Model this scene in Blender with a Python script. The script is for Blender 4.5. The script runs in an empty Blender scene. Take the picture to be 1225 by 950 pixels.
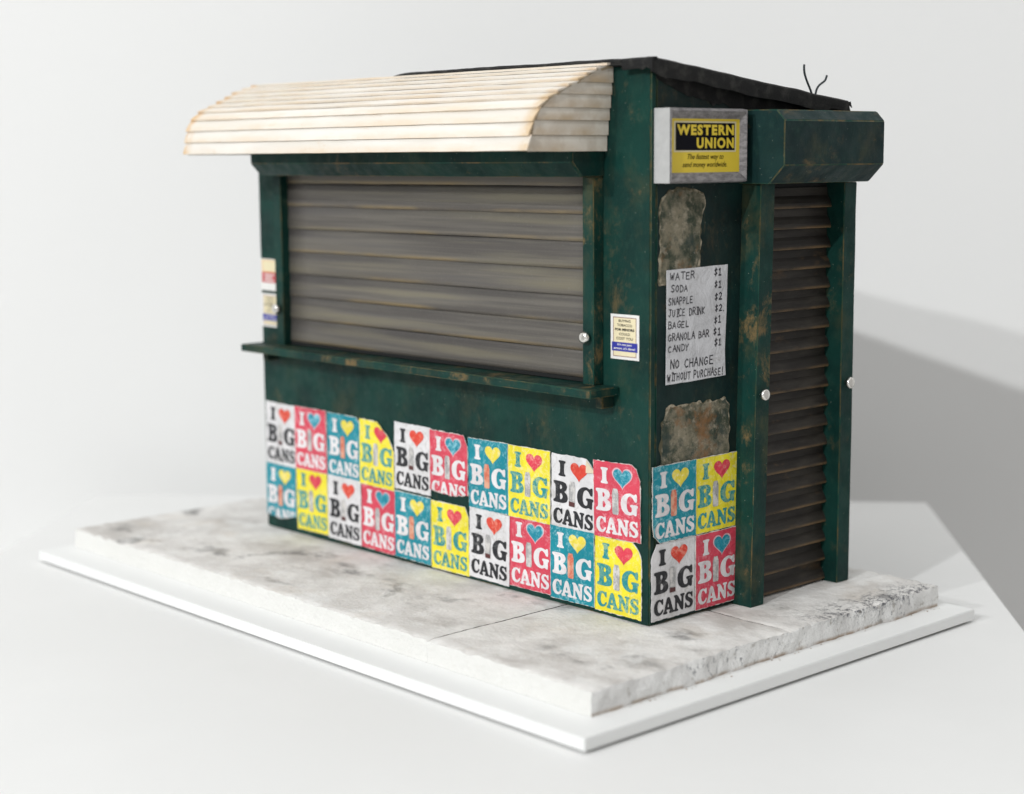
import bpy, bmesh, math, random
from mathutils import Vector, Matrix, noise
from mathutils.geometry import tessellate_polygon
random.seed(11)
S = 0.01                                    # all shapes below are written in centimetres
sc = bpy.context.scene
COL = sc.collection

# ------------------------------------------------------------------ camera
YAW, PIT, ROL = 0.8273, 0.1405, -0.0076
FW = Vector((-math.sin(YAW)*math.cos(PIT), math.cos(YAW)*math.cos(PIT), -math.sin(PIT)))
RT0 = Vector((math.cos(YAW), math.sin(YAW), 0)); UP0 = RT0.cross(FW)
RT = RT0*math.cos(ROL)+UP0*math.sin(ROL); UP = -RT0*math.sin(ROL)+UP0*math.cos(ROL)
cam = bpy.data.cameras.new('camera'); camo = bpy.data.objects.new('camera', cam); COL.objects.link(camo)
M = Matrix((RT, UP, -FW)).transposed().to_4x4()
M.translation = Vector((48.8964, -52.9608, 20.3188))*S
camo.matrix_world = M
cam.sensor_width = 36; cam.lens = 2033.2/1225*36
cam.clip_start = 0.02; cam.clip_end = 50
cam.dof.use_dof = True; cam.dof.focus_distance = 0.765; cam.dof.aperture_fstop = 6.0
sc.camera = camo

# ------------------------------------------------------------------ light
w = bpy.data.worlds.new('World'); sc.world = w; w.use_nodes = True
bg = w.node_tree.nodes['Background']; bg.inputs[0].default_value = (1.0, .988, .975, 1); bg.inputs[1].default_value = 0.42
def lamp(name, az, el, dist, power, rad, colr=(1, 1, 1)):
    l = bpy.data.lights.new(name, 'POINT'); l.energy = power; l.shadow_soft_size = rad; l.color = colr
    o = bpy.data.objects.new(name, l); COL.objects.link(o)
    h = math.cos(math.radians(el))*dist
    o.location = (h*math.sin(math.radians(az)), -h*math.cos(math.radians(az)), .2+math.sin(math.radians(el))*dist)
lamp('key_lamp', 13.5, 26.2, 5.0, 365, .04, (.97, .99, 1))
lamp('second_lamp', -3.0, 21.8, 5.0, 262, .04, (.97, .99, 1))
al = bpy.data.lights.new('overhead_fill', 'AREA'); al.shape = 'RECTANGLE'; al.size = 2.6; al.size_y = 2.6; al.energy = 22; al.color = (.985, .995, 1)  # unseen fill light, added in place of ceiling bounce to brighten upward faces
alo = bpy.data.objects.new('overhead_fill', al); COL.objects.link(alo); alo.location = (-.3, -.5, 2.2)
sc.view_settings.view_transform = 'Standard'; sc.view_settings.look = 'None'
sc.view_settings.exposure = 0.15; sc.view_settings.gamma = 1
sc.render.engine = 'CYCLES'

# ------------------------------------------------------------------ material helpers
def newmat(name):
    m = bpy.data.materials.new(name); m.use_nodes = True
    nt = m.node_tree; b = nt.nodes['Principled BSDF']
    return m, nt, b
class NB:
    """tiny node builder; coordinates are object space in cm, shifted at random per object"""
    def __init__(s, name, rough=.6, spec=.5, metal=0, world=False):
        s.m, s.nt, s.b = newmat(name)
        s.b.inputs['Roughness'].default_value = rough; s.b.inputs['Metallic'].default_value = metal
        s.b.inputs['Specular IOR Level'].default_value = spec
        n = s.nt.nodes
        if world:
            g = n.new('ShaderNodeNewGeometry'); v = n.new('ShaderNodeVectorMath'); v.operation = 'SCALE'; v.inputs['Scale'].default_value = 100
            s.nt.links.new(g.outputs['Position'], v.inputs[0]); s.co = v.outputs[0]
        else:
            t = n.new('ShaderNodeTexCoord'); oi = n.new('ShaderNodeObjectInfo')
            v = n.new('ShaderNodeVectorMath'); v.operation = 'SCALE'; v.inputs['Scale'].default_value = 100
            r = n.new('ShaderNodeMath'); r.operation = 'MULTIPLY'; r.inputs[1].default_value = 91.7
            a = n.new('ShaderNodeVectorMath'); a.operation = 'ADD'
            s.nt.links.new(t.outputs['Object'], v.inputs[0]); s.nt.links.new(oi.outputs['Random'], r.inputs[0])
            s.nt.links.new(v.outputs[0], a.inputs[0]); s.nt.links.new(r.outputs[0], a.inputs[1]); s.co = a.outputs[0]
    def link(s, a, b): s.nt.links.new(a, b)
    def noise(s, scale, st=(1, 1, 1), detail=4, rough=.55, off=0, dist=0):
        n = s.nt.nodes.new('ShaderNodeTexNoise'); n.inputs['Scale'].default_value = scale
        n.inputs['Detail'].default_value = detail; n.inputs['Roughness'].default_value = rough; n.inputs['Distortion'].default_value = dist
        mp = s.nt.nodes.new('ShaderNodeMapping'); mp.inputs['Scale'].default_value = st; mp.inputs['Location'].default_value = (off, off*.7, off*1.3)
        s.link(s.co, mp.inputs[0]); s.link(mp.outputs[0], n.inputs['Vector'])
        return n.outputs['Fac']
    def vor(s, scale, st=(1, 1, 1), feat='F1'):
        n = s.nt.nodes.new('ShaderNodeTexVoronoi'); n.inputs['Scale'].default_value = scale; n.feature = feat
        mp = s.nt.nodes.new('ShaderNodeMapping'); mp.inputs['Scale'].default_value = st
        s.link(s.co, mp.inputs[0]); s.link(mp.outputs[0], n.inputs['Vector'])
        return n.outputs['Distance']
    def ramp(s, fac, lo, hi, a=0., b=1.):
        n = s.nt.nodes.new('ShaderNodeMapRange'); n.interpolation_type = 'SMOOTHSTEP'
        n.inputs[1].default_value = lo; n.inputs[2].default_value = hi; n.inputs[3].default_value = a; n.inputs[4].default_value = b
        s.link(fac, n.inputs[0]); return n.outputs[0]
    def mul(s, a, b, op='MULTIPLY'):
        n = s.nt.nodes.new('ShaderNodeMath'); n.operation = op
        for i, x in enumerate((a, b)):
            if isinstance(x, (int, float)): n.inputs[i].default_value = x
            else: s.link(x, n.inputs[i])
        return n.outputs[0]
    def mix(s, fac, a, b):
        n = s.nt.nodes.new('ShaderNodeMix'); n.data_type = 'RGBA'
        if isinstance(fac, (int, float)): n.inputs[0].default_value = fac
        else: s.link(fac, n.inputs[0])
        for i, x in ((6, a), (7, b)):
            if isinstance(x, tuple): n.inputs[i].default_value = (*x, 1)
            else: s.link(x, n.inputs[i])
        return n.outputs[2]
    def axis(s, i, uv=False):
        n = s.nt.nodes.new('ShaderNodeSeparateXYZ')
        if uv:
            t = s.nt.nodes.new('ShaderNodeTexCoord'); s.link(t.outputs['UV'], n.inputs[0])
        else: s.link(s.co, n.inputs[0])
        return n.outputs[i]
    def color(s, c):
        if isinstance(c, tuple): s.b.inputs['Base Color'].default_value = (*c, 1)
        else: s.link(c, s.b.inputs['Base Color'])
    def rough(s, r): s.link(r, s.b.inputs['Roughness'])
    def bump(s, h, dist=.02, strength=.5):
        n = s.nt.nodes.new('ShaderNodeBump'); n.inputs['Distance'].default_value = dist*S; n.inputs['Strength'].default_value = strength
        s.link(h, n.inputs['Height']); s.link(n.outputs[0], s.b.inputs['Normal'])

OCHRE = (.21, .135, .055)
def green(name, wear=.5, grime=.0, st=(1, 1, .7), base=((.0035, .025, .021), (.006, .042, .033))):
    k = NB(name, .48, .16)
    c = k.mix(k.ramp(k.noise(.35, off=3), .35, .65), *base)
    c = k.mix(k.ramp(k.noise(2.2, st, 5, .7), .52, .8, 0, .28), c, (.04, .095, .068))         # thin brushed film
    c = k.mix(k.ramp(k.noise(.45, (1, 1, .7), 7, .72, off=9), .52-.06*wear, .76-.06*wear, 0, .2+.5*wear), c, (.075, .072, .034))
    a = k.ramp(k.noise(.5, st, 8, .78, off=21, dist=.2), .575-.06*wear, .74-.06*wear, 0, .8*min(1, wear+.25))
    c = k.mix(a, c, OCHRE)
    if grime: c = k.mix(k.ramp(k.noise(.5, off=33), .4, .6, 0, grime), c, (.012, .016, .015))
    sp = k.ramp(k.vor(2.6), .035, .06, .6, 0)
    c = k.mix(sp, c, (.3, .33, .27))
    k.color(c)
    k.rough(k.ramp(k.noise(1.5, off=5), .3, .7, .4, .62))
    k.bump(k.noise(9, (1, 1, .4), 5, .7), .03, .5)
    return k.m
GREEN = green('green_wall_paint', .25)
GREEN_POST = green('worn_green_post_paint', .75)
GREEN_DIRTY = green('grimy_green_paint', .95, .5)
GREEN_SIDE = green('shaded_green_side_paint', .2, .35, base=((.0045, .017, .0165), (.007, .027, .0245)))  # kiosk green darkened: shade of the side walls put into the colour
GREEN_EDGE = green('rubbed_green_edge_paint', 1.6, 0, (1, 1, .6), base=((.008, .048, .038), (.02, .085, .062)))
def flat(name, c, rough=.6, var=.12, sc_=3, spec=.4, metal=0, bump=0):
    k = NB(name, rough, spec, metal)
    d = tuple(x*(1-var) for x in c)
    k.color(k.mix(k.noise(sc_), d, c))
    if bump: k.bump(k.noise(12, detail=5, rough=.7), bump, .6)
    return k.m
GREENS = [GREEN, GREEN_POST, GREEN_DIRTY, GREEN_SIDE]
GREEN_HOOD = green('shaded_green_hood_paint', .45, 0, (1, .6, 1), base=((.0055, .020, .021), (.009, .032, .030))); GREENS.append(GREEN_HOOD)  # same green again, with the shade on the hood's long face in its colour
BLACKMAT = flat('black_gap_paint', (.008, .009, .009), .8)

# roofing felt
k = NB('black_roofing_felt', .75, .3)
k.color(k.mix(k.ramp(k.noise(1.6, detail=6), .45, .7), (.009, .009, .009), (.035, .034, .031)))
k.bump(k.noise(14, detail=6, rough=.75), .06, .9); FELT = k.m

# window shutter slats  (uv: u along, v across)
k = NB('weathered_grey_shutter_paint', .55, .35)
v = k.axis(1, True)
st = (.05, 1, 2.4)
c = k.mix(k.ramp(k.noise(1.1, st, 5, .6), .35, .65), (.088, .08, .073), (.15, .138, .118))
c = k.mix(k.ramp(k.noise(.9, (.06, 1, 1.6), 4, .5, off=7), .5, .68, 0, .7), c, (.2, .18, .125))
c = k.mix(k.ramp(k.noise(1.2, (.05, 1, 1.5), 4, .5, off=17), .52, .7, 0, .5), c, (.10, .094, .094))
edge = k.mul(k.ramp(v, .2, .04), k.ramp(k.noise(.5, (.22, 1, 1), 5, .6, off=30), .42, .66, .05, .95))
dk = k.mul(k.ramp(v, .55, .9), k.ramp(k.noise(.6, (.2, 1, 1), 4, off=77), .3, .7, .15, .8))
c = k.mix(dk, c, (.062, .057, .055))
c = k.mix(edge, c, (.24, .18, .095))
c = k.mix(k.ramp(k.noise(7, (1, 1, 1), 4, .8, off=4), .55, .8, 0, .25), c, (.3, .29, .27))
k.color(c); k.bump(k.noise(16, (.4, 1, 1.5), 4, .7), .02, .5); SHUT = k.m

# door slats
k = NB('dark_brown_shutter_paint', .55, .35)
c = k.mix(k.ramp(k.noise(.9, (1, .3, 1.5), 5, .6), .4, .65), (.015, .012, .0095), (.035, .030, .024))
v = k.axis(1, True)
edge = k.mul(k.ramp(v, .2, .0), k.ramp(k.noise(.7, (1, .5, 1), 5, .6, off=30), .35, .65, .15, .9))
c = k.mix(edge, c, (.19, .12, .055))
c = k.mix(k.ramp(k.noise(.8, (1, .5, 1), 4, .6, off=50), .6, .72, 0, .6), c, (.10, .06, .028))
k.color(c); k.bump(k.noise(12, (1, .4, 1.5), 4, .7), .02, .5); DSHUT = k.m

# awning boards
k = NB('cream_white_clapboard_paint', .55, .35)
v = k.axis(1, True); u = k.axis(0, True)
c = k.mix(k.ramp(k.noise(.7, (.2, 1, 1), 4), .4, .6), (.71, .675, .615), (.77, .745, .70))
low = k.ramp(v, .75, .05)
stn = k.mul(low, k.ramp(k.noise(.45, (.45, 1, 1), 6, .65, off=12), .32, .70, .15, .75))
c = k.mix(stn, c, (.68, .54, .38))
c = k.mix(k.ramp(k.noise(.9, (.5, 1.2, 1.2), 6, .7, off=40), .58, .76, 0, .5), c, (.62, .45, .28))
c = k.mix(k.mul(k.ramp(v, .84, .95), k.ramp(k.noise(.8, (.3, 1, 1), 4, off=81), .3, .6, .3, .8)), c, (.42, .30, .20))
ends = k.mul(k.ramp(u, .035, 0), k.ramp(k.noise(1.2, off=60), .35, .6, .1, .9))
c = k.mix(ends, c, (.62, .38, .15))
ends = k.mul(k.ramp(u, .965, 1), k.ramp(k.noise(1.2, off=70), .35, .6, .1, .8))
c = k.mix(ends, c, (.60, .42, .22))
c = k.mix(k.ramp(k.noise(2.5, (.5, 1, 1), 6, .8, off=55), .66, .76, 0, .7), c, (.35, .2, .09))
k.color(c); k.bump(k.noise(9, (.3, 1, 1), 4, .7), .02, .5); BOARD = k.m

# end boards of the awning: more stained, with lap shade painted in
k = NB('stained_shaded_end_board_paint', .6, .3)
v = k.axis(1, True)
c = k.mix(k.ramp(k.noise(.8), .4, .6), (.66, .60, .52), (.78, .73, .65))
stn = k.mul(k.ramp(v, .8, .05), k.ramp(k.noise(.7, (1, .6, 1), 6, .65, off=12), .35, .70, .15, .8))
c = k.mix(stn, c, (.50, .36, .21))
c = k.mix(k.ramp(k.noise(1.3, detail=6, rough=.7, off=40), .60, .76, 0, .6), c, (.44, .26, .11))
c = k.mix(k.ramp(v, .80, .93, 0, .7), c, (.22, .17, .12))  # shade below the overlapping board, painted as a dark upper edge
k.color(c); k.bump(k.noise(9, detail=5), .02, .5); ENDB = k.m

# plaster pavement
def plaster(name, dirt):
    k = NB(name, .85, .2, world=True)
    c = k.mix(k.ramp(k.noise(.5, detail=6), .35, .65), (.64, .62, .595), (.77, .755, .73)) if dirt else k.mix(k.noise(.6), (.70, .695, .665), (.78, .775, .75))
    if dirt:
        c = k.mix(k.ramp(k.noise(.13, (1, 1.5, 1), 7, .66, off=2, dist=.3), .49, .67, 0, .55), c, (.37, .34, .31))
        c = k.mix(k.ramp(k.noise(.26, (1, 1.3, 1), 7, .62, off=14, dist=.3), .555, .72, 0, .8), c, (.14, .137, .134))
        c = k.mix(k.ramp(k.noise(.3, detail=6, off=25), .55, .75, 0, .35), c, (.55, .47, .38))
        c = k.mix(k.ramp(k.noise(.4, detail=5, off=45), .55, .7, 0, .8), c, (.76, .755, .735))
        c = k.mix(k.ramp(k.noise(3.5, detail=6, rough=.8, off=35), .62, .72, 0, .5), c, (.12, .11, .10))
        ys = k.mul(k.ramp(k.axis(1), 4, 8, .0, 1), k.ramp(k.axis(0), 2.2, 4.2, 0, 1))
        c = k.mix(k.mul(ys, k.ramp(k.noise(3.2, detail=8, rough=.85, off=91), .50, .57, 0, .9)), c, (.06, .062, .075))
    else:
        c = k.mix(k.ramp(k.noise(1.4, detail=6, rough=.7, off=6), .58, .75, 0, .2), c, (.5, .46, .4))
    k.color(c)
    h = k.mul(k.noise(3, detail=7, rough=.75), k.mul(k.vor(5), .3), 'ADD')
    k.bump(h, .09, .8 if not dirt else .6)
    return k.m
PLTOP = plaster('dirty_plaster_pavement', True); PLFRONT = plaster('white_plaster_edge', False)
k = NB('chipped_plaster_edge', .85, .2, world=True)
c = k.mix(k.ramp(k.noise(.8, (1, 1, .5), 6), .35, .65), (.68, .67, .655), (.84, .835, .82))
loc_ = k.mul(k.ramp(k.axis(1), 5.5, 8, .0, 1), k.ramp(k.axis(1), 14, 12.5, 0, 1))
upz = k.ramp(k.axis(2), -.55, -.1, .1, 1)
sp_ = k.mul(k.mul(loc_, upz), k.ramp(k.noise(5, detail=7, rough=.85, off=88), .50, .56))
c = k.mix(k.mul(sp_, .9), c, (.05, .055, .075))
pk = k.mul(k.ramp(k.noise(4, (1, 1, .6), 6, .8, off=8), .55, .62), k.ramp(k.noise(.28, (1, 1, .6), 3, off=19), .46, .60))
c = k.mix(k.mul(pk, .7), c, (.06, .065, .085))
c = k.mix(k.ramp(k.noise(2.2, detail=6, off=29), .60, .72, 0, .6), c, (.3, .27, .23))
z = k.axis(2)
c = k.mix(k.mul(k.ramp(z, -.85, -1.05), k.ramp(k.noise(1.0, off=44), .4, .6, .1, .85)), c, (.33, .23, .15))
k.color(c); k.bump(k.mul(k.noise(4.5, (1, 1, .8), 7, .8), k.mul(k.vor(7), .5), 'ADD'), .07, .8); PLSIDE = k.m

GRIME = flat('packed_joint_grime', (.07, .062, .055), .9, bump=.05)
# whites
k = NB('white_painted_board', .5, .35); k.color(k.mix(k.noise(.4), (.75, .755, .745), (.79, .795, .785))); k.bump(k.noise(10), .01, .4); WBOARD = k.m
k = NB('white_painted_plinth', .55, .3); k.color(k.mix(k.ramp(k.noise(.06, detail=4), .35, .65), (.735, .735, .725), (.76, .76, .75)))
k.bump(k.noise(3, detail=6), .02, .4); PLINTH = k.m
k = NB('white_gallery_wall_paint', .9, .15); k.color(k.mix(k.ramp(k.noise(.02), .35, .65), (.80, .80, .79), (.82, .82, .81))); k.bump(k.noise(2), .05, .3); WALLM = k.m
FLOORM = flat('pale_grey_floor_paint', (.5, .49, .48), .5)
k = NB('scratched_screw_steel', .25, .5, 1); k.color((.78, .76, .72)); k.bump(k.noise(30), .01, .5); STEEL = k.m
WIREM = flat('dark_wire', (.018, .028, .032), .5)

# peeled patches
k = NB('peeled_poster_residue', .8, .2)
c = k.mix(k.ramp(k.noise(.9, detail=7, rough=.7), .38, .62), (.05, .065, .045), (.27, .24, .17))
c = k.mix(k.ramp(k.noise(1.9, detail=8, rough=.8, off=11), .50, .64, 0, .8), c, (.42, .37, .28))
c = k.mix(k.ramp(k.noise(.55, detail=8, rough=.75, off=23), .47, .60, 0, .8), c, (.035, .058, .052))
c = k.mix(k.ramp(k.noise(.5, detail=7, rough=.7, off=31), .52, .66, 0, .8), c, (.27, .13, .05))
c = k.mix(k.ramp(k.noise(2.6, detail=8, rough=.8, off=61), .56, .64, 0, .7), c, (.06, .08, .05))
c = k.mix(k.ramp(k.noise(3.2, detail=6, rough=.8, off=41), .64, .70, 0, .8), c, (.5, .47, .42))
k.color(c); k.bump(k.noise(4, detail=7, rough=.8), .12, 1); PEEL = k.m
k = NB('peeled_paper_rim', .8, .2); k.color(k.mix(k.ramp(k.noise(2.5, detail=6), .42, .6), (.10, .09, .055), (.40, .35, .26))); k.bump(k.noise(5), .08, .8); RIM = k.m

# paper and inks (crumple relief shared through world position)
def ink(name, c, wearc, wear=.5, rough=.6, fine=1.0, var=.15):
    k = NB(name, rough, .3, world=True)
    d = tuple(x*(1-var) for x in c)
    b = k.mix(k.ramp(k.noise(.8, detail=4, off=1), .35, .65), d, c)
    a = k.ramp(k.noise(3.4*fine, detail=8, rough=.8, off=8, dist=.8), .53-.10*wear, .63-.08*wear, 0, min(.95, .55+.5*wear))
    g = k.ramp(k.noise(.42, detail=3, off=18), .40-.12*wear, .58, .15, 1)
    b = k.mix(k.mul(a, g), b, wearc)
    k.color(b)
    k.bump(k.noise(1.0, detail=5, rough=.6, dist=.8), .22, .6)
    return k.m
WPAPER = ink('white_poster_paper', (.74, .73, .74), (.50, .48, .46), .35, .65)
PAPER_EDGE = ink('torn_paper_edge', (.76, .74, .70), (.55, .5, .42), .4, .7)
I_TEAL = ink('teal_ink', (.003, .25, .32), (.35, .62, .68), .3, .5)
I_PINK = ink('red_pink_ink', (.66, .06, .10), (.78, .36, .40), .3, .5)
I_YEL = ink('yellow_ink', (.87, .75, .03), (.84, .76, .35), .4, .5)
I_BLACK = ink('black_ink', (.022, .023, .027), (.26, .26, .26), .0, .5)
I_RED = ink('red_heart_ink', (.72, .06, .035), (.80, .30, .22), .5, .5)
I_WLET = ink('white_letter_paper', (.78, .76, .77), (.62, .50, .52), .35, .6)
I_TLET = ink('green_teal_letter_ink', (.015, .27, .30), (.35, .50, .28), .75, .5, 1.3)
I_YH = ink('yellow_heart_ink', (.80, .66, .06), (.82, .75, .42), .5, .5)
I_PH = ink('pink_heart_ink', (.70, .05, .085), (.82, .33, .28), .4, .5)
I_TH = ink('teal_heart_ink', (.005, .24, .33), (.30, .62, .72), .8, .5, .8)
def can_mat(name, a, b, d):
    k = NB(name, .5, .4, world=True)
    c = k.mix(k.ramp(k.noise(2.5, (1, 1, .7), 6, .75), .42, .58), a, b)
    c = k.mix(k.ramp(k.noise(4, (1, 1, 1.2), 6, .8, off=9), .56, .64, 0, .9), c, d)
    k.color(c); k.bump(k.noise(2), .08, .4); return k.m
CAN_G = can_mat('printed_silver_can', (.34, .34, .34), (.62, .60, .58), (.12, .12, .13))
CAN_O = can_mat('printed_orange_can', (.60, .14, .08), (.70, .36, .24), (.62, .50, .45))
CAN_D = flat('printed_can_dark_base', (.10, .03, .03), .5)
HALO_P = ink('pale_pink_halo_ink', (.76, .46, .50), (.8, .6, .62), .4, .5)
STK_CREAM = flat('cream_sticker_paper', (.80, .71, .47), .5); STK_WHITE = flat('white_sticker_paper', (.80, .79, .76), .5)
STK_BLUE = flat('blue_sticker_ink', (.028, .035, .32), .5); STK_RED = flat('red_sticker_ink', (.62, .09, .10), .5, .4, 6)
STK_ORANGE = flat('pale_orange_sticker_ink', (.78, .55, .30), .5); STK_LINE = flat('faded_frame_line_ink', (.33, .20, .18), .5)
STK_TXT = flat('black_print', (.03, .028, .025), .5)
SGN_Y = flat('yellow_sign_panel', (.80, .60, .05), .4, .12, .7); SGN_K = flat('black_sign_print', (.004, .004, .008), .5, spec=.1); SGN_W = flat('pale_sign_border', (.74, .66, .42), .4)
k = NB('brushed_grey_frame', .5, .4, .25)
k.color(k.mix(k.ramp(k.noise(2.5, (1, 1, 3), 6, .75), .35, .65), (.16, .15, .155), (.33, .315, .315))); k.bump(k.noise(9, (1, 1, 2), 6, .7), .03, .6); FRAME = k.m
k = NB('pale_frame_side', .6, .35, .0); k.color(k.mix(k.noise(2.5, detail=6), (.36, .36, .355), (.50, .50, .49))); k.bump(k.noise(9, detail=6), .03, .6); FRSIDE = k.m

# ------------------------------------------------------------------ mesh helpers (cm)
def link(o, parent=None):
    COL.objects.link(o)
    if parent: o.parent = parent
    return o
def finish(name, bm, mats, parent=None, loc=(0, 0, 0), smooth=False, bevel=0, recalc=True):
    if recalc: bmesh.ops.recalc_face_normals(bm, faces=bm.faces)
    if bevel:
        es = [e for e in bm.edges if len(e.link_faces) == 2 and e.calc_face_angle(0) > .5]
        bmesh.ops.bevel(bm, geom=es, offset=bevel, segments=2, affect='EDGES', clamp_overlap=True, material=1 if mats in GREENS else 0)
    bmesh.ops.scale(bm, vec=(S, S, S), verts=bm.verts)
    me = bpy.data.meshes.new(name); bm.to_mesh(me); bm.free()
    for m in (mats if isinstance(mats, (list, tuple)) else [mats]+([GREEN_EDGE] if mats in GREENS else [])): me.materials.append(m)
    if smooth:
        for p in me.polygons: p.use_smooth = True
    o = bpy.data.objects.new(name, me); o.location = Vector(loc)*S
    return link(o, parent)
def empty(name, loc=(0, 0, 0)):
    o = bpy.data.objects.new(name, None); o.location = Vector(loc)*S; o.empty_display_size = .02
    return link(o)
def tag(o, label=None, cat=None, group=None, kind=None):
    if label: o['label'] = label
    if cat: o['category'] = cat
    if group: o['group'] = group
    if kind: o['kind'] = kind
    return o
def bbox(bm, x0, x1, y0, y1, z0, z1, m=0, cut=0, jit=0):
    vs = [bm.verts.new((x, y, z)) for x in (x0, x1) for y in (y0, y1) for z in (z0, z1)]
    fs = []
    for f in ((0, 1, 3, 2), (4, 6, 7, 5), (0, 4, 5, 1), (2, 3, 7, 6), (0, 2, 6, 4), (1, 5, 7, 3)):
        g = bm.faces.new([vs[i] for i in f]); g.material_index = m; fs.append(g)
    return vs
def box(name, x0, x1, y0, y1, z0, z1, mat, parent=None, bevel=.03, wob=0):
    """origin at the box centre; wob bends long edges a little so they are not ruler-straight"""
    c = Vector(((x0+x1)/2, (y0+y1)/2, (z0+z1)/2)); bm = bmesh.new()
    bbox(bm, x0-c.x, x1-c.x, y0-c.y, y1-c.y, z0-c.z, z1-c.z)
    bmesh.ops.recalc_face_normals(bm, faces=bm.faces)
    if bevel:
        bmesh.ops.bevel(bm, geom=bm.edges[:], offset=bevel, segments=2, affect='EDGES', material=1 if mat in GREENS else 0)
    if wob:
        d = (x1-x0, y1-y0, z1-z0); a = d.index(max(d)); n = max(4, int(d[a]/.7))
        for i in range(1, n):
            p = [0, 0, 0]; p[a] = -d[a]/2+d[a]*i/n; q = [0, 0, 0]; q[a] = 1
            bmesh.ops.bisect_plane(bm, geom=bm.verts[:]+bm.edges[:]+bm.faces[:], plane_co=p, plane_no=q)
        for v_ in bm.verts:
            q = (v_.co+c)*.35; nv = noise.noise_vector(q)+.5*noise.noise_vector((v_.co+c)*1.3)
            nv[a] = 0; v_.co += nv*wob
    return finish(name, bm, mat, parent, c)
def prism(name, prof, axis, a0, a1, mat, parent=None, bevel=.03, lean=None):
    """extrude a closed profile; axis 'y' -> prof (x,z); axis 'x' -> prof (y,z)"""
    bm = bmesh.new(); n = len(prof)
    def P(p, a): return (p[0], a, p[1]) if axis == 'y' else (a, p[0], p[1])
    A = [bm.verts.new(P(p, a0)) for p in prof]; B = [bm.verts.new(P(p, a1)) for p in prof]
    bm.faces.new(A); bm.faces.new(B[::-1])
    for i in range(n): bm.faces.new((A[i], B[i], B[(i+1) % n], A[(i+1) % n]))
    return finish(name, bm, mat, parent, bevel=bevel)

# ------------------------------------------------------------------ setting
YW = YAW
fwx = Vector((-math.sin(YW), math.cos(YW), 0)); rtx = Vector((math.cos(YW), math.sin(YW), 0))
base = Vector((48.9, -52.96, 0))
TZ = -1.69
bm = bmesh.new()
c0 = base+fwx*116
q = [c0+rtx*a+Vector((0, 0, z)) for a, z in ((-260, -100), (260, -100), (260, 170), (-260, 170))]
q2 = [p+fwx*8 for p in q]
A = [bm.verts.new(p) for p in q]; B = [bm.verts.new(p) for p in q2]
bm.faces.new(A); bm.faces.new(B[::-1])
for i in range(4): bm.faces.new((A[i], B[i], B[(i+1) % 4], A[(i+1) % 4]))
tag(finish('wall', bm, WALLM), 'plain white gallery wall behind the model', kind='structure')
bm = bmesh.new()
bm.faces.new([bm.verts.new(base+fwx*a+rtx*b+Vector((0, 0, -100))) for a, b in ((-250, -260), (-250, 260), (116, 260), (116, -260))])
tag(finish('floor', bm, FLOORM), 'pale grey floor below the plinth', kind='structure')
# plinth: a rectangular white block
bl = Vector((-51.71, 1.87, 0)); br = Vector((-11.47, 38.5, 0))
e1 = (br-bl).normalized(); e2 = Vector((e1.y, -e1.x, 0))
bm = bmesh.new()
cs = [bl, br, br+e2*135, bl+e2*135]
A = [bm.verts.new(p+Vector((0, 0, TZ))) for p in cs]; B = [bm.verts.new(p+Vector((0, 0, -100))) for p in cs]
bm.faces.new(A); bm.faces.new(B[::-1])
for i in range(4): bm.faces.new((A[i], B[i], B[(i+1) % 4], A[(i+1) % 4]))
tag(finish('display_plinth', bm, PLINTH, bevel=.15), 'white painted display plinth carrying the board and kiosk model', 'plinth')

# display board on one inset base, coloured dark for the shade in the gap
bd = empty('display_board', (-15.3, 3, TZ)); tag(bd, 'thin white square-edged board lying on the plinth under the plaster slab', 'board')
def sub(o, root):                     # parent while keeping coordinates written in scene cm
    o.parent = root; o.location = o.location-root.location; return o
sub(box('panel', -36.56, 6.07, -10.05, 16.1, -1.575, -1.065, WBOARD, bevel=.035), bd)
sub(box('foot', -35.9, 5.55, -9.5, 15.6, TZ, -1.58, flat('dark_underside_shade', (.03, .03, .03)), bevel=0), bd)

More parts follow.
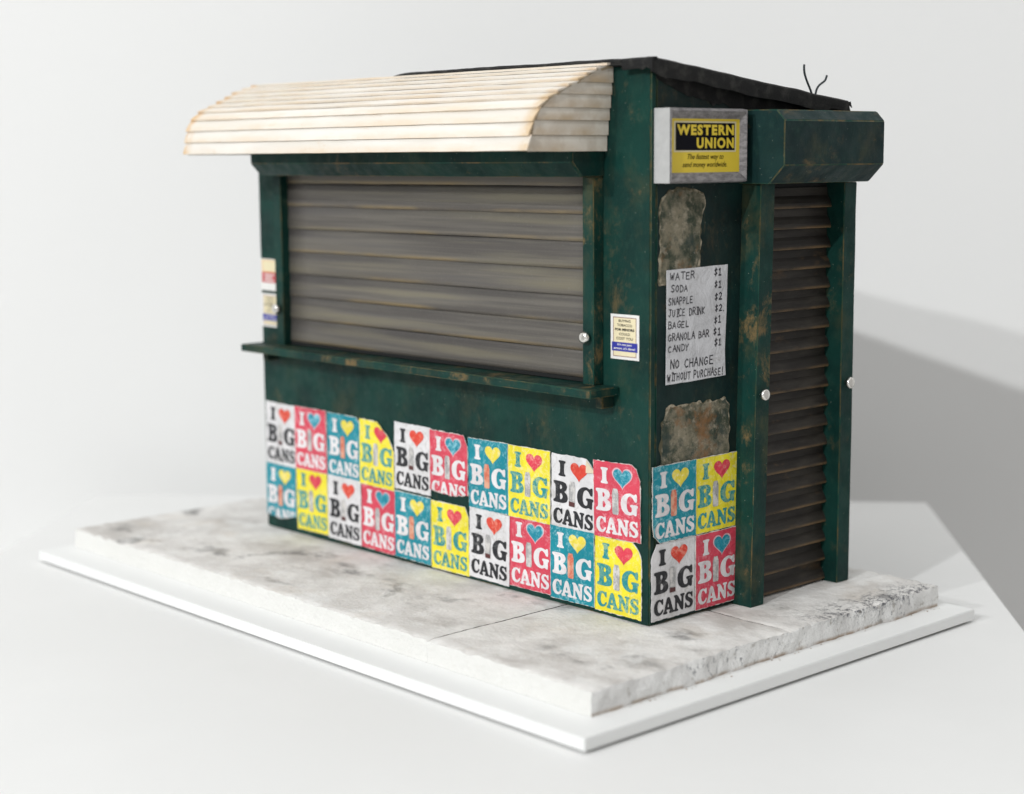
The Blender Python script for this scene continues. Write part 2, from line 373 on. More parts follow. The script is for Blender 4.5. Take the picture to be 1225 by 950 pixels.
# pavement slab in four cast pieces with rough edges
slab = empty('pavement_slab', (-15.7, 3.5, -1.06)); tag(slab, 'dirty cast plaster pavement slab with rough edges under the kiosk', 'slab')
SX0, SX1, SY0, SY1, JX, JY = -35.96, 4.52, -8.11, 15.3, -5.34, 4.0
def slab_piece(x0, x1, y0, y1, outer):
    bm = bmesh.new(); st = .16
    zs = [-1.06, -.82, -.58, -.34, -.14, 0]
    nx = max(2, int((x1-x0)/st)); ny = max(2, int((y1-y0)/st))
    V = {}
    def vert(x, y, z):
        kx = (round(x, 4), round(y, 4), round(z, 4))
        if kx not in V: V[kx] = bm.verts.new((x, y, z))
        return V[kx]
    xs = [x0+(x1-x0)*i/nx for i in range(nx+1)]; ys = [y0+(y1-y0)*i/ny for i in range(ny+1)]
    for i in range(nx):
        for j in range(ny):
            f = bm.faces.new([vert(xs[i], ys[j], 0), vert(xs[i+1], ys[j], 0), vert(xs[i+1], ys[j+1], 0), vert(xs[i], ys[j+1], 0)]); f.material_index = 0
    for a in range(5):
        for i in range(nx):
            for yy, s_ in ((y0, 1 if outer[2] else 3), (y1, 2 if outer[3] else 3)):
                f = bm.faces.new([vert(xs[i], yy, zs[a]), vert(xs[i+1], yy, zs[a]), vert(xs[i+1], yy, zs[a+1]), vert(xs[i], yy, zs[a+1])]); f.material_index = s_
        for j in range(ny):
            for xx, s_ in ((x0, 2 if outer[0] else 3), (x1, 2 if outer[1] else 3)):
                f = bm.faces.new([vert(xx, ys[j], zs[a]), vert(xx, ys[j+1], zs[a]), vert(xx, ys[j+1], zs[a+1]), vert(xx, ys[j], zs[a+1])]); f.material_index = s_
    bmesh.ops.recalc_face_normals(bm, faces=bm.faces)
    for v_ in bm.verts:
        x, y, z = v_.co
        p = Vector((x, y, z))
        # distance to every edge of this piece, weighted by whether it is an outer edge
        dx0, dx1, dy0, dy1 = x-x0, x1-x, y-y0, y1-y
        n1 = noise.noise(p*.45); n2 = noise.noise(p*1.7+Vector((5, 0, 0))); n3 = noise.noise(p*2.6+Vector((0, 9, 0)))
        if z > -.01:
            dz = .03*n1+.018*n2+.012*n3
            de = min(d for d, o in ((dx0, outer[0]), (dx1, outer[1]), (dy0, outer[2]), (dy1, outer[3])) if True)
            isj = min([d for d, o in ((dx0, outer[0]), (dx1, outer[1]), (dy0, outer[2]), (dy1, outer[3])) if not o] or [9])
            iso = min([d for d, o in ((dx0, outer[0]), (dx1, outer[1]), (dy0, outer[2]), (dy1, outer[3])) if o] or [9])
            if iso < .35: dz += (-.07+.07*n2+.05*n3)*(1-iso/.35)**2
            if isj < .2: dz -= (.05+.06*max(0, n2))*(1-isj/.2)
            v_.co.z += dz
        am = .07*n2+.035*n3+.10*noise.noise(p*.8+Vector((3, 3, 3)))
        gj = min(1, max(.05, dy0/1.2)) if outer[2] else 1
        jw = gj*(.045+.05*max(-.6, n2))
        if dx0 < .01: v_.co.x += am*.6 if outer[0] else jw+.03*n1*gj
        if dx1 < .01: v_.co.x += am if outer[1] else -jw+.03*n1*gj
        gk = min(1, max(.08, dx1/1.6)) if outer[1] else 1
        if z < -.3 and outer[1]: gk *= .4
        kw = gk*(.03+.04*max(-.6, n2))
        if dy0 < .01: v_.co.y += am*.28 if outer[2] else kw+.05*n1*gk
        if dy1 < .01: v_.co.y += am*.6 if outer[3] else -kw+.05*n1*gk
    c = Vector(((x0+x1)/2, (y0+y1)/2, -1.06))
    bmesh.ops.translate(bm, verts=bm.verts, vec=-c)
    o = finish('paving_piece', bm, [PLTOP, PLFRONT, PLSIDE, GRIME], None, c, smooth=False, recalc=False); sub(o, slab)
slab_piece(SX0, JX, SY0, JY, (1, 0, 1, 0)); slab_piece(JX, SX1, SY0, JY, (0, 1, 1, 0))
slab_piece(SX0, JX, JY, SY1, (1, 0, 0, 1)); slab_piece(JX, SX1, JY, SY1, (0, 1, 0, 1))
# crumbs where the right edge has flaked
bm = bmesh.new()
for i in range(45):
    y = random.uniform(-7, 15); x = 4.55+abs(random.gauss(0, .12))+.06; r = random.uniform(.012, .045)
    bmesh.ops.create_icosphere(bm, subdivisions=1, radius=r, matrix=Matrix.Translation((x, y, -1.06+r*.6))@Matrix.Diagonal((1, 1.3, .7, 1)))
tag(finish('plaster_crumbs', bm, PLSIDE), 'tiny plaster crumbs along the foot of the slab', kind='stuff')

# ------------------------------------------------------------------ kiosk
KL, KD = 28.96, 13.0
kiosk = empty('newsstand_kiosk', (0, 0, 0)); tag(kiosk, 'dark green miniature newsstand kiosk with closed shutters and clapboard awning', 'kiosk')
def roofz(y): return 24.42-.1185*(y+.4)
# walls
def wall_poly(name, pts, thick, mat, label):       # pts in 3D, thick a vector
    bm = bmesh.new(); n = len(pts)
    A = [bm.verts.new(p) for p in pts]; B = [bm.verts.new(Vector(p)+Vector(thick)) for p in pts]
    bm.faces.new(A); bm.faces.new(B[::-1])
    for i in range(n): bm.faces.new((A[i], B[i], B[(i+1) % n], A[(i+1) % n]))
    o = finish(name, bm, mat, kiosk, bevel=.06); o['label'] = label; return o
wall_poly('wall_panel', [(-KL, 0, .01), (0, 0, .01), (0, 0, 24.1), (-KL, 0, 24.1)], (0, .35, 0), GREEN, 'long front wall under the awning')
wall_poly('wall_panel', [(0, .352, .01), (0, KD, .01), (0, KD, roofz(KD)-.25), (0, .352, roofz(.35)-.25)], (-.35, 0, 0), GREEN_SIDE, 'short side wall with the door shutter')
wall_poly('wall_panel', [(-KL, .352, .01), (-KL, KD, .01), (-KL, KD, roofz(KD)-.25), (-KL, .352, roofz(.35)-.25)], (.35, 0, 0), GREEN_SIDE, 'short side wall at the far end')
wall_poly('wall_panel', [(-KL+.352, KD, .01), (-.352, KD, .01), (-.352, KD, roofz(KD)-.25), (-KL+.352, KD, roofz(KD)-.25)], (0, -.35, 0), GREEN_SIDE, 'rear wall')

# roof
bm = bmesh.new()
nx, ny = 70, 30
x0, x1, y0, y1 = -29.4, .42, -.42, 13.15
def rz(x, y):
    q = max(0, min(1, (-15-x)/5)); q = q*q*(3-2*q)
    return roofz(y)-.10-.6*q*(1-.5*max(0, y)/13)+.03*noise.noise(Vector((x*.4, y*.6, 0)))+.02*noise.noise(Vector((x*1.4, y*1.1, 4)))
g = {}
for i in range(nx+1):
    for j in range(ny+1):
        x = x0+(x1-x0)*i/nx; y = y0+(y1-y0)*j/ny
        g[i, j, 0] = bm.verts.new((x, y, rz(x, y))); g[i, j, 1] = bm.verts.new((x, y, rz(x, y)-.22))
for i in range(nx):
    for j in range(ny):
        bm.faces.new((g[i, j, 0], g[i+1, j, 0], g[i+1, j+1, 0], g[i, j+1, 0])); bm.faces.new((g[i, j, 1], g[i, j+1, 1], g[i+1, j+1, 1], g[i+1, j, 1]))
for i in range(nx):
    for j in (0, ny): bm.faces.new((g[i, j, 0], g[i, j, 1], g[i+1, j, 1], g[i+1, j, 0]))
for j in range(ny):
    for i in (0, nx): bm.faces.new((g[i, j, 0], g[i, j+1, 0], g[i, j+1, 1], g[i, j, 1]))
roof = finish('roof', bm, FELT, kiosk)
def flap(pts_top, drop, out, name='felt_edge', th=.07, seed=0, nseg=None):
    """felt strip hanging along a polyline; out = outward vector"""
    bm = bmesh.new(); rows = []
    out = Vector(out)
    for idx, (p, d) in enumerate(zip(pts_top, drop)):
        p = Vector(p); r = []
        wv = noise.noise(p*.5+Vector((seed, 0, 0)))*.04+noise.noise(p*2.1+Vector((0, seed, 0)))*.018
        prof = [(-.25, .05), (-.04, .045), (.03, -.04), (.035+wv*.6, -d*.5), (.02+wv, -d)]
        for a, b in prof: r.append(p+out*a+Vector((0, 0, b)))
        for a, b in reversed(prof): r.append(p+out*(a-th)+Vector((0, 0, b-(th if b > -.05 else 0))))
        rows.append([bm.verts.new(q_) for q_ in r])
    for a, b in zip(rows, rows[1:]):
        n = len(a)
        for i in range(n): bm.faces.new((a[i], b[i], b[(i+1) % n], a[(i+1) % n]))
    bm.faces.new(rows[0]); bm.faces.new(rows[-1][::-1])
    return finish(name, bm, FELT, roof, smooth=False)
N = 60
pts = [(.44, -.45+13.55*i/N, rz(.42, -.42+13.5*i/N)) for i in range(N+1)]
drop = [.66+.07*noise.noise(Vector((i*.12, 0, 0)))+.04*noise.noise(Vector((i*.45, 3, 0))) for i in range(N+1)]
for i in range(5): drop[i] = .55+.05*i
for i in range(N-6, N+1): drop[i] *= .72
flap(pts, drop, (1, 0, 0))
pts = [(-1.25+1.75*i/14, -.44, rz(-1.2+1.7*i/14, -.42)) for i in range(15)]
flap(pts, [.42+.1*noise.noise(Vector((i*.5, 7, 0))) for i in range(15)], (0, -1, 0), seed=4)
pts = [(-29.4+28.1*i/80, -.43, rz(-29.4+28.1*i/80, -.42)) for i in range(81)]
flap(pts, [.12]*81, (0, -1, 0), seed=9)
# torn felt bits at the rear corner
for (a, b, c_, ln) in ((.44, 13.12, 22.72, .28), (.42, 13.05, 22.45, .34), (.38, 12.75, 22.3, .3)):
    bm = bmesh.new(); vs = []
    for i in range(5):
        t = i/4; vs.append((bm.verts.new((a+.05*math.sin(t*5), b+ln*t*.7, c_-.1*t+.05*math.sin(t*7))), bm.verts.new((a+.04, b+ln*t*.6, c_-.16-.1*t))))
    for p_, q_ in zip(vs, vs[1:]): bm.faces.new((p_[0], q_[0], q_[1], p_[1]))
    r_ = bmesh.ops.extrude_face_region(bm, geom=bm.faces[:]); bmesh.ops.translate(bm, verts=[v for v in r_['geom'] if isinstance(v, bmesh.types.BMVert)], vec=(-.05, 0, 0))
    finish('torn_felt', bm, FELT, roof)
# black fascia with a ragged lower edge
bm = bmesh.new(); top = []; bot = []
for i in range(61):
    y = .3+12.75*i/60; t = i/60
    d = .95+.55*t+.18*noise.noise(Vector((y*1.4, 0, 1)))+.1*noise.noise(Vector((y*4, 2, 1)))
    if t < .12: d = .6+3*t*d
    top.append(bm.verts.new((.035, y, roofz(y)-.23))); bot.append(bm.verts.new((.035, y, roofz(y)-.23-d)))
for i in range(60): bm.faces.new((top[i], bot[i], bot[i+1], top[i+1]))
r_ = bmesh.ops.extrude_face_region(bm, geom=bm.faces[:]); bmesh.ops.translate(bm, verts=[v for v in r_['geom'] if isinstance(v, bmesh.types.BMVert)], vec=(-.033, 0, 0))
finish('fascia', bm, FELT, kiosk)
def tube(name, pts, r, mat, parent):
    cu = bpy.data.curves.new(name, 'CURVE'); cu.dimensions = '3D'; cu.bevel_depth = r*S; cu.bevel_resolution = 3; cu.use_fill_caps = True; cu.resolution_u = 8
    sp = cu.splines.new('NURBS'); sp.points.add(len(pts)-1); sp.order_u = 4; sp.use_endpoint_u = True
    for p, c in zip(sp.points, pts): p.co = (c[0]*S, c[1]*S, c[2]*S, 1)
    t = bpy.data.objects.new(name, cu); me = bpy.data.meshes.new_from_object(t); bpy.data.objects.remove(t)
    me.materials.clear(); me.materials.append(mat)
    for p in me.polygons: p.use_smooth = True
    return link(bpy.data.objects.new(name, me), parent)
tube('bent_wire', [(-.3, 11.38, 22.7), (-.3, 11.25, 23.1), (-.3, 10.95, 23.5), (-.3, 10.72, 23.85), (-.3, 10.6, 24.15), (-.3, 10.63, 24.4)], .05, WIREM, roof)
tube('bent_wire', [(-.3, 11.45, 22.7), (-.3, 11.5, 23.1), (-.3, 11.58, 23.35), (-.3, 11.85, 23.55), (-.3, 12.2, 23.68), (-.3, 12.27, 23.78), (-.3, 12.34, 23.95)], .05, WIREM, roof)

# awning: curved liner + lapped boards + end boards
CUR = [(-4.72, 20.55), (-4.68, 20.95), (-4.6, 21.4), (-4.47, 21.85), (-4.22, 22.3), (-3.75, 22.68), (-3.1, 23.0), (-2.4, 23.3), (-1.6, 23.68), (-.8, 23.98), (-.02, 24.2)]
def cur(t):
    L = [0]
    for a, b in zip(CUR, CUR[1:]): L.append(L[-1]+math.dist(a, b))
    d = t*L[-1]
    for i in range(len(CUR)-1):
        if d <= L[i+1] or i == len(CUR)-2:
            f = (d-L[i])/(L[i+1]-L[i]); return (CUR[i][0]+f*(CUR[i+1][0]-CUR[i][0]), CUR[i][1]+f*(CUR[i+1][1]-CUR[i][1]))
def xend(z): return -2.44+.47*(z-20.5)/3.7
def strip(name, profs, xs, mat, parent, endf=None):
    """closed profile (y,z) swept along xs; uv u along, v by first coordinate list"""
    bm = bmesh.new(); uvl = bm.loops.layers.uv.new('UVMap'); rows = []
    for kx, (x, prof) in enumerate(zip(xs, profs)):
        rows.append([(bm.verts.new((x if endf is None else endf(x, z), y, z)), u_, v_) for (y, z, v_), u_ in zip(prof, [kx/(len(xs)-1)]*len(prof))])
    def face(q_):
        f = bm.faces.new([a[0] for a in q_])
        for l, a in zip(f.loops, q_): l[uvl].uv = (a[1], a[2])
    n = len(rows[0])
    for a, b in zip(rows, rows[1:]):
        for i in range(n): face((a[i], b[i], b[(i+1) % n], a[(i+1) % n]))
    face(rows[0]); face(rows[-1][::-1])
    return finish(name, bm, mat, parent)
bm = bmesh.new(); rows = []
for i in range(41):
    t = i/40*.985; y, z = cur(t); y2, z2 = cur(min(1, t+.01)); nrm = Vector((0, -(z2-z), (y2-y))).normalized()
    rows.append([bm.verts.new((x, y-nrm.y*s_*1, z-nrm.z*s_)) for x, s_ in ((-28.4, -.0), (-2.6+.5*(z-20.5)/3.7, -.0), (-2.6+.5*(z-20.5)/3.7, .12), (-28.4, .12))])
for a, b in zip(rows, rows[1:]):
    for i in range(4): bm.faces.new((a[i], b[i], b[(i+1) % 4], a[(i+1) % 4]))
bm.faces.new(rows[0]); bm.faces.new(rows[-1][::-1])
awn = finish('awning', bm, flat('bare_wood_liner', (.45, .36, .24), .7), kiosk)
NB_ = 11
for k_ in range(NB_):
    t0, t1 = k_/NB_, (k_+1)/NB_+.012
    nseg = 24; xs = []; profs = []
    seedv = Vector((0, k_*3.3, 0))
    for i in range(nseg+1):
        f = i/nseg; x = -28.55+(26.05)*f; xs.append(x)
        wob = .02*noise.noise(Vector((x*.5, k_*4.1, 0))); gap = .012*noise.noise(Vector((x*1.3, k_*2.1, 5)))
        pr = []
        steps = (0, .33, .66, 1)
        for s_ in steps:
            t = min(1, t0+(t1-t0)*s_); y, z = cur(t); y2, z2 = cur(min(1, t+.005)); y1_, z1_ = cur(max(0, t-.005))
            nn = Vector((0, -(z2-z1_), (y2-y1_))).normalized()
            if nn.y > 0: nn = -nn
            h = .165+wob-(.135)*s_+gap*(1-s_)
            zz = z+nn.z*h - (gap*2 if s_ == 0 else 0)
            pr.append((y+nn.y*h, zz, s_))
        for s_ in (1, .5, 0):
            t = min(1, t0+(t1-t0)*s_); y, z = cur(t); y2, z2 = cur(min(1, t+.005)); y1_, z1_ = cur(max(0, t-.005))
            nn = Vector((0, -(z2-z1_), (y2-y1_))).normalized()
            if nn.y > 0: nn = -nn
            h = .012+(.05 if s_ == 0 else 0)
            pr.append((y+nn.y*h, z+nn.z*h, s_))
        profs.append(pr)
    ej = random.uniform(-.05, .05); el = random.uniform(-.1, .08)
    def endf(x, z, ej=ej, el=el):
        f = (x+28.55)/26.05
        return (-28.55+el)+(xend(z)+ej-(-28.55+el))*f
    strip('awning_board', profs, xs, BOARD, awn, endf)
ZL = [20.52, 21.2, 21.82, 22.34, 22.9, 23.4, 24.02]
def yc(z):
    for a, b in zip(CUR, CUR[1:]):
        if z <= b[1]: return a[0]+(z-a[1])/(b[1]-a[1])*(b[0]-a[0])
    return -.05
for side in (0, 1):
    for k_ in range(6):
        za, zb = ZL[k_], ZL[k_+1]+.05
        bm = bmesh.new(); uvl = bm.loops.layers.uv.new('UVMap'); rows = []
        yr = -.06-.03*k_*0
        for i in range(9):
            f = i/8; r = []
            for (z, h, v_) in ((za, .11, 0), ((za+zb)/2, .075, .5), (zb, .02, 1), (zb, -.03, 1), (za, -.03, 0)):
                z_ = z+.012*noise.noise(Vector((i*.5, k_*3, side)))
                y = (yc(min(z, 24.0))+.09)*(1-f)+yr*f
                xx = (xend(z)-.17+h) if side == 0 else (-28.35-h)
                r.append((bm.verts.new((xx, y, z_)), f, v_))
            rows.append(r)
        def face(q_):
            f_ = bm.faces.new([a[0] for a in q_])
            for l, a in zip(f_.loops, q_): l[uvl].uv = (a[1], a[2])
        for a, b in zip(rows, rows[1:]):
            for i in range(5): face((a[i], b[i], b[(i+1) % 5], a[(i+1) % 5]))
        face(rows[0]); face(rows[-1][::-1])
        finish('end_board', bm, ENDB, awn)

# window shutter
ws = box('window_shutter', -26.2, -3.3, -.04, -.003, 10.42, 19.5, BLACKMAT, kiosk, bevel=0)
def kid(o, par):                       # child of a part whose origin is not at zero
    o.parent = par; o.location = o.location-par.location; return o
P_ = 1.2
for k_ in range(8):
    za = 10.62+P_*k_; xs = []; profs = []
    sag = random.uniform(-.02, .02)
    for i in range(13):
        x = -26.02+22.68*i/12; xs.append(x)
        wv = .015*noise.noise(Vector((x*.25, k_*5, 0))); zo = sag*math.sin(math.pi*i/12)+.02*noise.noise(Vector((x*.3, k_, 9)))
        pr = []
        for j in range(9):
            v_ = j/8; b = .075+.038*(math.cos(min(1, abs(v_-.14)/.86)*math.pi)*.5+.5)
            pr.append((-.045-b-wv, za+zo+v_*(P_-.004), v_))
        pr += [(-.045, za+zo+P_-.02, 1), (-.045, za+zo, 0)]
        profs.append(pr)
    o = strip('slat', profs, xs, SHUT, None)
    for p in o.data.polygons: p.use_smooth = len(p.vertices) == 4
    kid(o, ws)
kid(box('frame_post', -26.7, -26.02, -.62, -.004, 10.41, 19.42, GREEN, None, bevel=.03, wob=.01), ws)
kid(box('frame_post', -3.44, -2.77, -.62, -.004, 10.41, 19.42, GREEN_POST, None, bevel=.03, wob=.01), ws)
kid(box('bottom_bar', -26.01, -3.45, -.18, -.045, 10.425, 10.6, BLACKMAT, None, bevel=.02), ws)
# housing with chamfered lower front edge
hp = [(-.004, 21.0), (-1.6, 21.0), (-1.95, 20.7), (-1.95, 20.05), (-1.35, 19.43), (-.004, 19.43)]
kid(prism('shutter_housing', hp, 'x', -26.75, -2.78, GREEN, None, bevel=.035), ws)
kid(prism('housing_end_cap', [(-.02, 20.95), (-1.58, 20.95), (-1.92, 20.66), (-1.92, 20.07), (-1.33, 19.46), (-.02, 19.46)], 'x', -2.779, -2.7, GREEN_DIRTY, None, bevel=.02), ws)
def screw(loc, ax, parent, r=.27):
    bm = bmesh.new()
    prof = [(0, .0), (r*.55, 0), (r*.55, .14), (r*.98, .16), (r, .24), (r*.9, .33), (r*.55, .37), (0, .375)]
    n = 20; rows = []
    for (rr, h) in prof:
        rows.append([bm.verts.new((rr*math.cos(2*math.pi*i/n), -h, rr*math.sin(2*math.pi*i/n))) for i in range(n)] if rr else [bm.verts.new((0, -h, 0))])
    for a, b in zip(rows, rows[1:]):
        for i in range(n):
            q_ = [a[i % len(a)], a[(i+1) % len(a)], b[(i+1) % len(b)], b[i % len(b)]]
            u_ = []
            for z_ in q_:
                if z_ not in u_: u_.append(z_)
            if len(u_) > 2: bm.faces.new(u_)
    o = finish('screw_head', bm, STEEL, None, loc, smooth=True)
    if ax == 'x': o.rotation_euler = (0, 0, math.pi/2)
    if parent: kid(o, parent)
    return o
screw((-3.12, -.61, 12.5), 'y', ws); screw((-26.38, -.61, 12.35), 'y', ws)
# counter shelf
cs_ = box('counter_shelf', -28.38, -1.78, -1.81, -.003, 10.02, 10.4, GREEN_POST, kiosk, bevel=.04, wob=.015)
kid(box('bracket', -2.55, -2.1, -.75, -.003, 9.45, 10.015, GREEN_DIRTY, None, bevel=.05), cs_)
kid(box('bracket', -27.9, -27.45, -.75, -.003, 9.45, 10.015, GREEN_DIRTY, None, bevel=.05), cs_)

# door shutter
ds = box('door_shutter', .003, .05, 6.2, 12.2, .02, 19.05, BLACKMAT, kiosk, bevel=0)
D_ = .935
for k_ in range(20):
    za = .12+D_*k_; bm = bmesh.new(); uvl = bm.loops.layers.uv.new('UVMap'); rows = []
    tl = random.uniform(-.03, .03)
    for i in range(9):
        f = i/8; y = 6.35+5.62*f; wv = .02*noise.noise(Vector((y*.6, k_*7, 2)))
        pr = [(.36+wv, za, 0), (.39+wv, za+.05, .06), (.35+wv, za+.22, .25), (.25, za+.42, .5), (.15, za+.56, .7), (.12, za+D_-.01, 1), (.055, za+D_-.01, 1), (.055, za+.16, .3), (.2, za+.06, .1)]
        rows.append([(bm.verts.new((a, y, b+tl*(f-.5))), f, v_) for a, b, v_ in pr])
    def face(q_):
        f_ = bm.faces.new([a[0] for a in q_])
        for l, a in zip(f_.loops, q_): l[uvl].uv = (a[1], a[2])
    n = 9
    for a, b in zip(rows, rows[1:]):
        for i in range(n): face((a[i], b[i], b[(i+1) % n], a[(i+1) % n]))
    face(rows[0]); face(rows[-1][::-1])
    kid(finish('slat', bm, DSHUT, None), ds)
def leanpost(y0b, y1b, y0t, y1t, x1, z0, z1, mat):
    bm = bmesh.new()
    V = [bm.verts.new(p) for p in ((.003, y0b, z0), (x1, y0b, z0), (x1, y1b, z0), (.003, y1b, z0), (.003, y0t, z1), (x1, y0t, z1), (x1, y1t, z1), (.003, y1t, z1))]
    for f in ((0, 1, 2, 3), (7, 6, 5, 4), (0, 4, 5, 1), (1, 5, 6, 2), (2, 6, 7, 3), (3, 7, 4, 0)): bm.faces.new([V[i] for i in f])
    bmesh.ops.recalc_face_normals(bm, faces=bm.faces)
    bmesh.ops.bevel(bm, geom=bm.edges[:], offset=.035, segments=2, affect='EDGES', material=1)
    for i in range(1, 26):
        bmesh.ops.bisect_plane(bm, geom=bm.verts[:]+bm.edges[:]+bm.faces[:], plane_co=(0, 0, z0+(z1-z0)*i/26), plane_no=(0, 0, 1))
    for v_ in bm.verts:
        if v_.co.x > .1: v_.co += .015*noise.noise_vector(v_.co*.5)
    return kid(finish('frame_post', bm, mat, None), ds)
leanpost(5.55, 6.5, 5.93, 6.92, 1.09, .01, 19.04, GREEN_POST)
leanpost(11.98, 12.92, 12.0, 12.94, 1.09, .01, 19.04, GREEN)
hp = [(.003, 22.28), (2.12, 22.25), (2.56, 21.8), (2.56, 19.86), (1.75, 19.06), (.003, 19.06)]
kid(prism('shutter_housing', hp, 'y', 5.66, 12.95, GREEN_HOOD, None, bevel=.04), ds)
screw((1.08, 6.13, 9.72), 'x', ds); screw((1.08, 12.42, 9.66), 'x', ds)

# ------------------------------------------------------------------ flat art helpers: local X = right, Z = up, -Y = out of the wall
def smooth_poly(p, n=1):
    for _ in range(n):
        q_ = []
        for i in range(len(p)):
            a, b = p[i], p[(i+1) % len(p)]
            q_.append((a[0]*.8+b[0]*.2, a[1]*.8+b[1]*.2)); q_.append((a[0]*.2+b[0]*.8, a[1]*.2+b[1]*.8))
        p = q_
    return p
def add_poly(bm, loops, d, mi=0):
    vs = [[Vector((x, y, 0)) for x, y in lp] for lp in loops]
    tri = tessellate_polygon(vs); flatv = [bm.verts.new((p.x, -d, p.y)) for lp in vs for p in lp]
    for t in tri:
        try:
            f = bm.faces.new([flatv[i] for i in t]); f.material_index = mi
        except ValueError: pass
def face_out(bm):
    for f in bm.faces:
        f.normal_update()
        if f.normal.y > 0: f.normal_flip()
def solid(bm, poly, d0, d1):
    """paper of real thickness"""
    add_poly(bm, [poly], d1); face_out(bm)
    n = len(poly)
    A = [bm.verts.new((x, -d1, y)) for x, y in poly]; B = [bm.verts.new((x, -d0, y)) for x, y in poly]
    for i in range(n): bm.faces.new((A[i], B[i], B[(i+1) % n], A[(i+1) % n]))
GL = {
 'I': [[(0, 1), (1, 1), (.96, .87), (.80, .82), (.77, .5), (.80, .18), (.96, .13), (1, 0), (0, 0), (.04, .13), (.20, .18), (.23, .5), (.20, .82), (.04, .87)]],
 'B': [[(0, 1), (.6, 1), (.84, .95), (.94, .78), (.87, .61), (.72, .54), (.92, .45), (1, .26), (.92, .08), (.66, 0), (0, 0), (0, .12), (.13, .17), (.15, .5), (.13, .83), (0, .88)],
       [(.44, .63), (.44, .84), (.54, .83), (.60, .73), (.54, .64)], [(.44, .16), (.44, .45), (.56, .44), (.65, .30), (.57, .17)]],
 'G': [[(.95, .98), (.84, .98), (.79, .92), (.55, 1), (.26, .93), (.05, .73), (0, .48), (.06, .22), (.27, .04), (.54, 0), (.74, .08), (.80, .02), (.93, .02), (.93, .36), (1, .40), (1, .50), (.56, .50), (.56, .40), (.65, .36), (.65, .19), (.55, .14), (.43, .18), (.36, .34), (.35, .54), (.41, .78), (.55, .87), (.70, .80), (.83, .62), (.95, .62)]],
 'C': [[(.97, .98), (.85, .98), (.80, .92), (.56, 1), (.27, .94), (.06, .74), (0, .48), (.06, .22), (.27, .04), (.57, 0), (.84, .09), (1, .30), (.90, .37), (.74, .21), (.58, .16), (.44, .24), (.37, .42), (.37, .60), (.44, .80), (.57, .87), (.72, .80), (.84, .63), (.97, .63)]],
 'A': [[(.34, 1), (.62, 1), (.90, .17), (1, .13), (1, 0), (.55, 0), (.55, .12), (.63, .15), (.60, .25), (.33, .25), (.30, .15), (.38, .12), (.38, 0), (0, 0), (0, .13), (.10, .17)], [(.385, .38), (.555, .38), (.47, .66)]],
 'N': [[(0, 1), (.34, 1), (.70, .44), (.70, .86), (.58, .89), (.58, 1), (1, 1), (1, .89), (.89, .85), (.89, 0), (.68, 0), (.28, .62), (.28, .14), (.40, .11), (.40, 0), (0, 0), (0, .11), (.11, .15), (.11, .85), (0, .89)]],
 'S': [[(.92, .98), (.80, .98), (.75, .93), (.50, 1), (.20, .94), (.04, .74), (.12, .54), (.40, .42), (.64, .30), (.62, .18), (.47, .13), (.27, .20), (.14, .38), (.02, .38), (.02, .02), (.13, .02), (.19, .08), (.50, 0), (.84, .07), (1, .28), (.92, .49), (.62, .61), (.38, .71), (.38, .82), (.52, .87), (.70, .80), (.80, .64), (.92, .64)]],
}
def glyph(bm, ch, x, y, w_, h_, d, skew=0):
    loops = [smooth_poly([(x+px*w_+skew*py*h_, y+py*h_) for px, py in lp], 2) for lp in GL[ch]]
    add_poly(bm, loops, d)
def heart_pts(cx, cy, w_, h_, n=44):
    p = []
    for i in range(n):
        t = 2*math.pi*i/n; X = 16*math.sin(t)**3; Y = 13*math.cos(t)-5*math.cos(2*t)-2*math.cos(3*t)-math.cos(4*t)
        p.append((cx+X/32*w_, cy+(Y+2.5)/29*h_))
    return p
PW, PH = 2.84, 3.42
def clip_poly(poly, cuts):
    for (px, py, nx_, ny_) in cuts:          # keep where (p-P).n <= 0
        out = []
        for i in range(len(poly)):
            a, b = poly[i], poly[(i+1) % len(poly)]
            da = (a[0]-px)*nx_+(a[1]-py)*ny_; db = (b[0]-px)*nx_+(b[1]-py)*ny_
            if da <= 0: out.append(a)
            if da*db < 0:
                t = da/(da-db); out.append((a[0]+t*(b[0]-a[0]), a[1]+t*(b[1]-a[1])))
        poly = out
    return poly
def dense(poly, step=.14, amp=.018, rnd=None, inset=0):
    cx = sum(p[0] for p in poly)/len(poly); cy = sum(p[1] for p in poly)/len(poly); out = []
    for i in range(len(poly)):
        a, b = poly[i], poly[(i+1) % len(poly)]; L = math.dist(a, b)
        if L < 1e-4: continue
        n = max(1, int(L/step)); nx_, ny_ = (b[1]-a[1])/L, -(b[0]-a[0])/L
        if (cx-a[0])*nx_+(cy-a[1])*ny_ > 0: nx_, ny_ = -nx_, -ny_
        for j in range(n):
            t = j/n; o = rnd.uniform(-amp, amp)-inset*(.35+rnd.random()*1.1)
            if j == 0: o = -inset*.9
            out.append((a[0]+t*(b[0]-a[0])+nx_*o, a[1]+t*(b[1]-a[1])+ny_*o))
    return out
def bisect(bm, cuts, grow=0):
    for (px, py, nx_, ny_) in cuts:
        L = math.hypot(nx_, ny_)
        bmesh.ops.bisect_plane(bm, geom=bm.verts[:]+bm.edges[:]+bm.faces[:], plane_co=(px+nx_/L*grow, 0, py+ny_/L*grow), plane_no=(nx_, 0, ny_), clear_outer=True)
SCHEME = {  # ground, letters, heart, can, paper, halo
 'white': (None, I_BLACK, I_RED, CAN_G, WPAPER, None), 'pink': (I_PINK, I_WLET, I_TH, CAN_G, PAPER_EDGE, HALO_P),
 'teal': (I_TEAL, I_WLET, I_YH, CAN_O, PAPER_EDGE, None), 'yellow': (I_YEL, I_TLET, I_PH, CAN_G, PAPER_EDGE, None)}
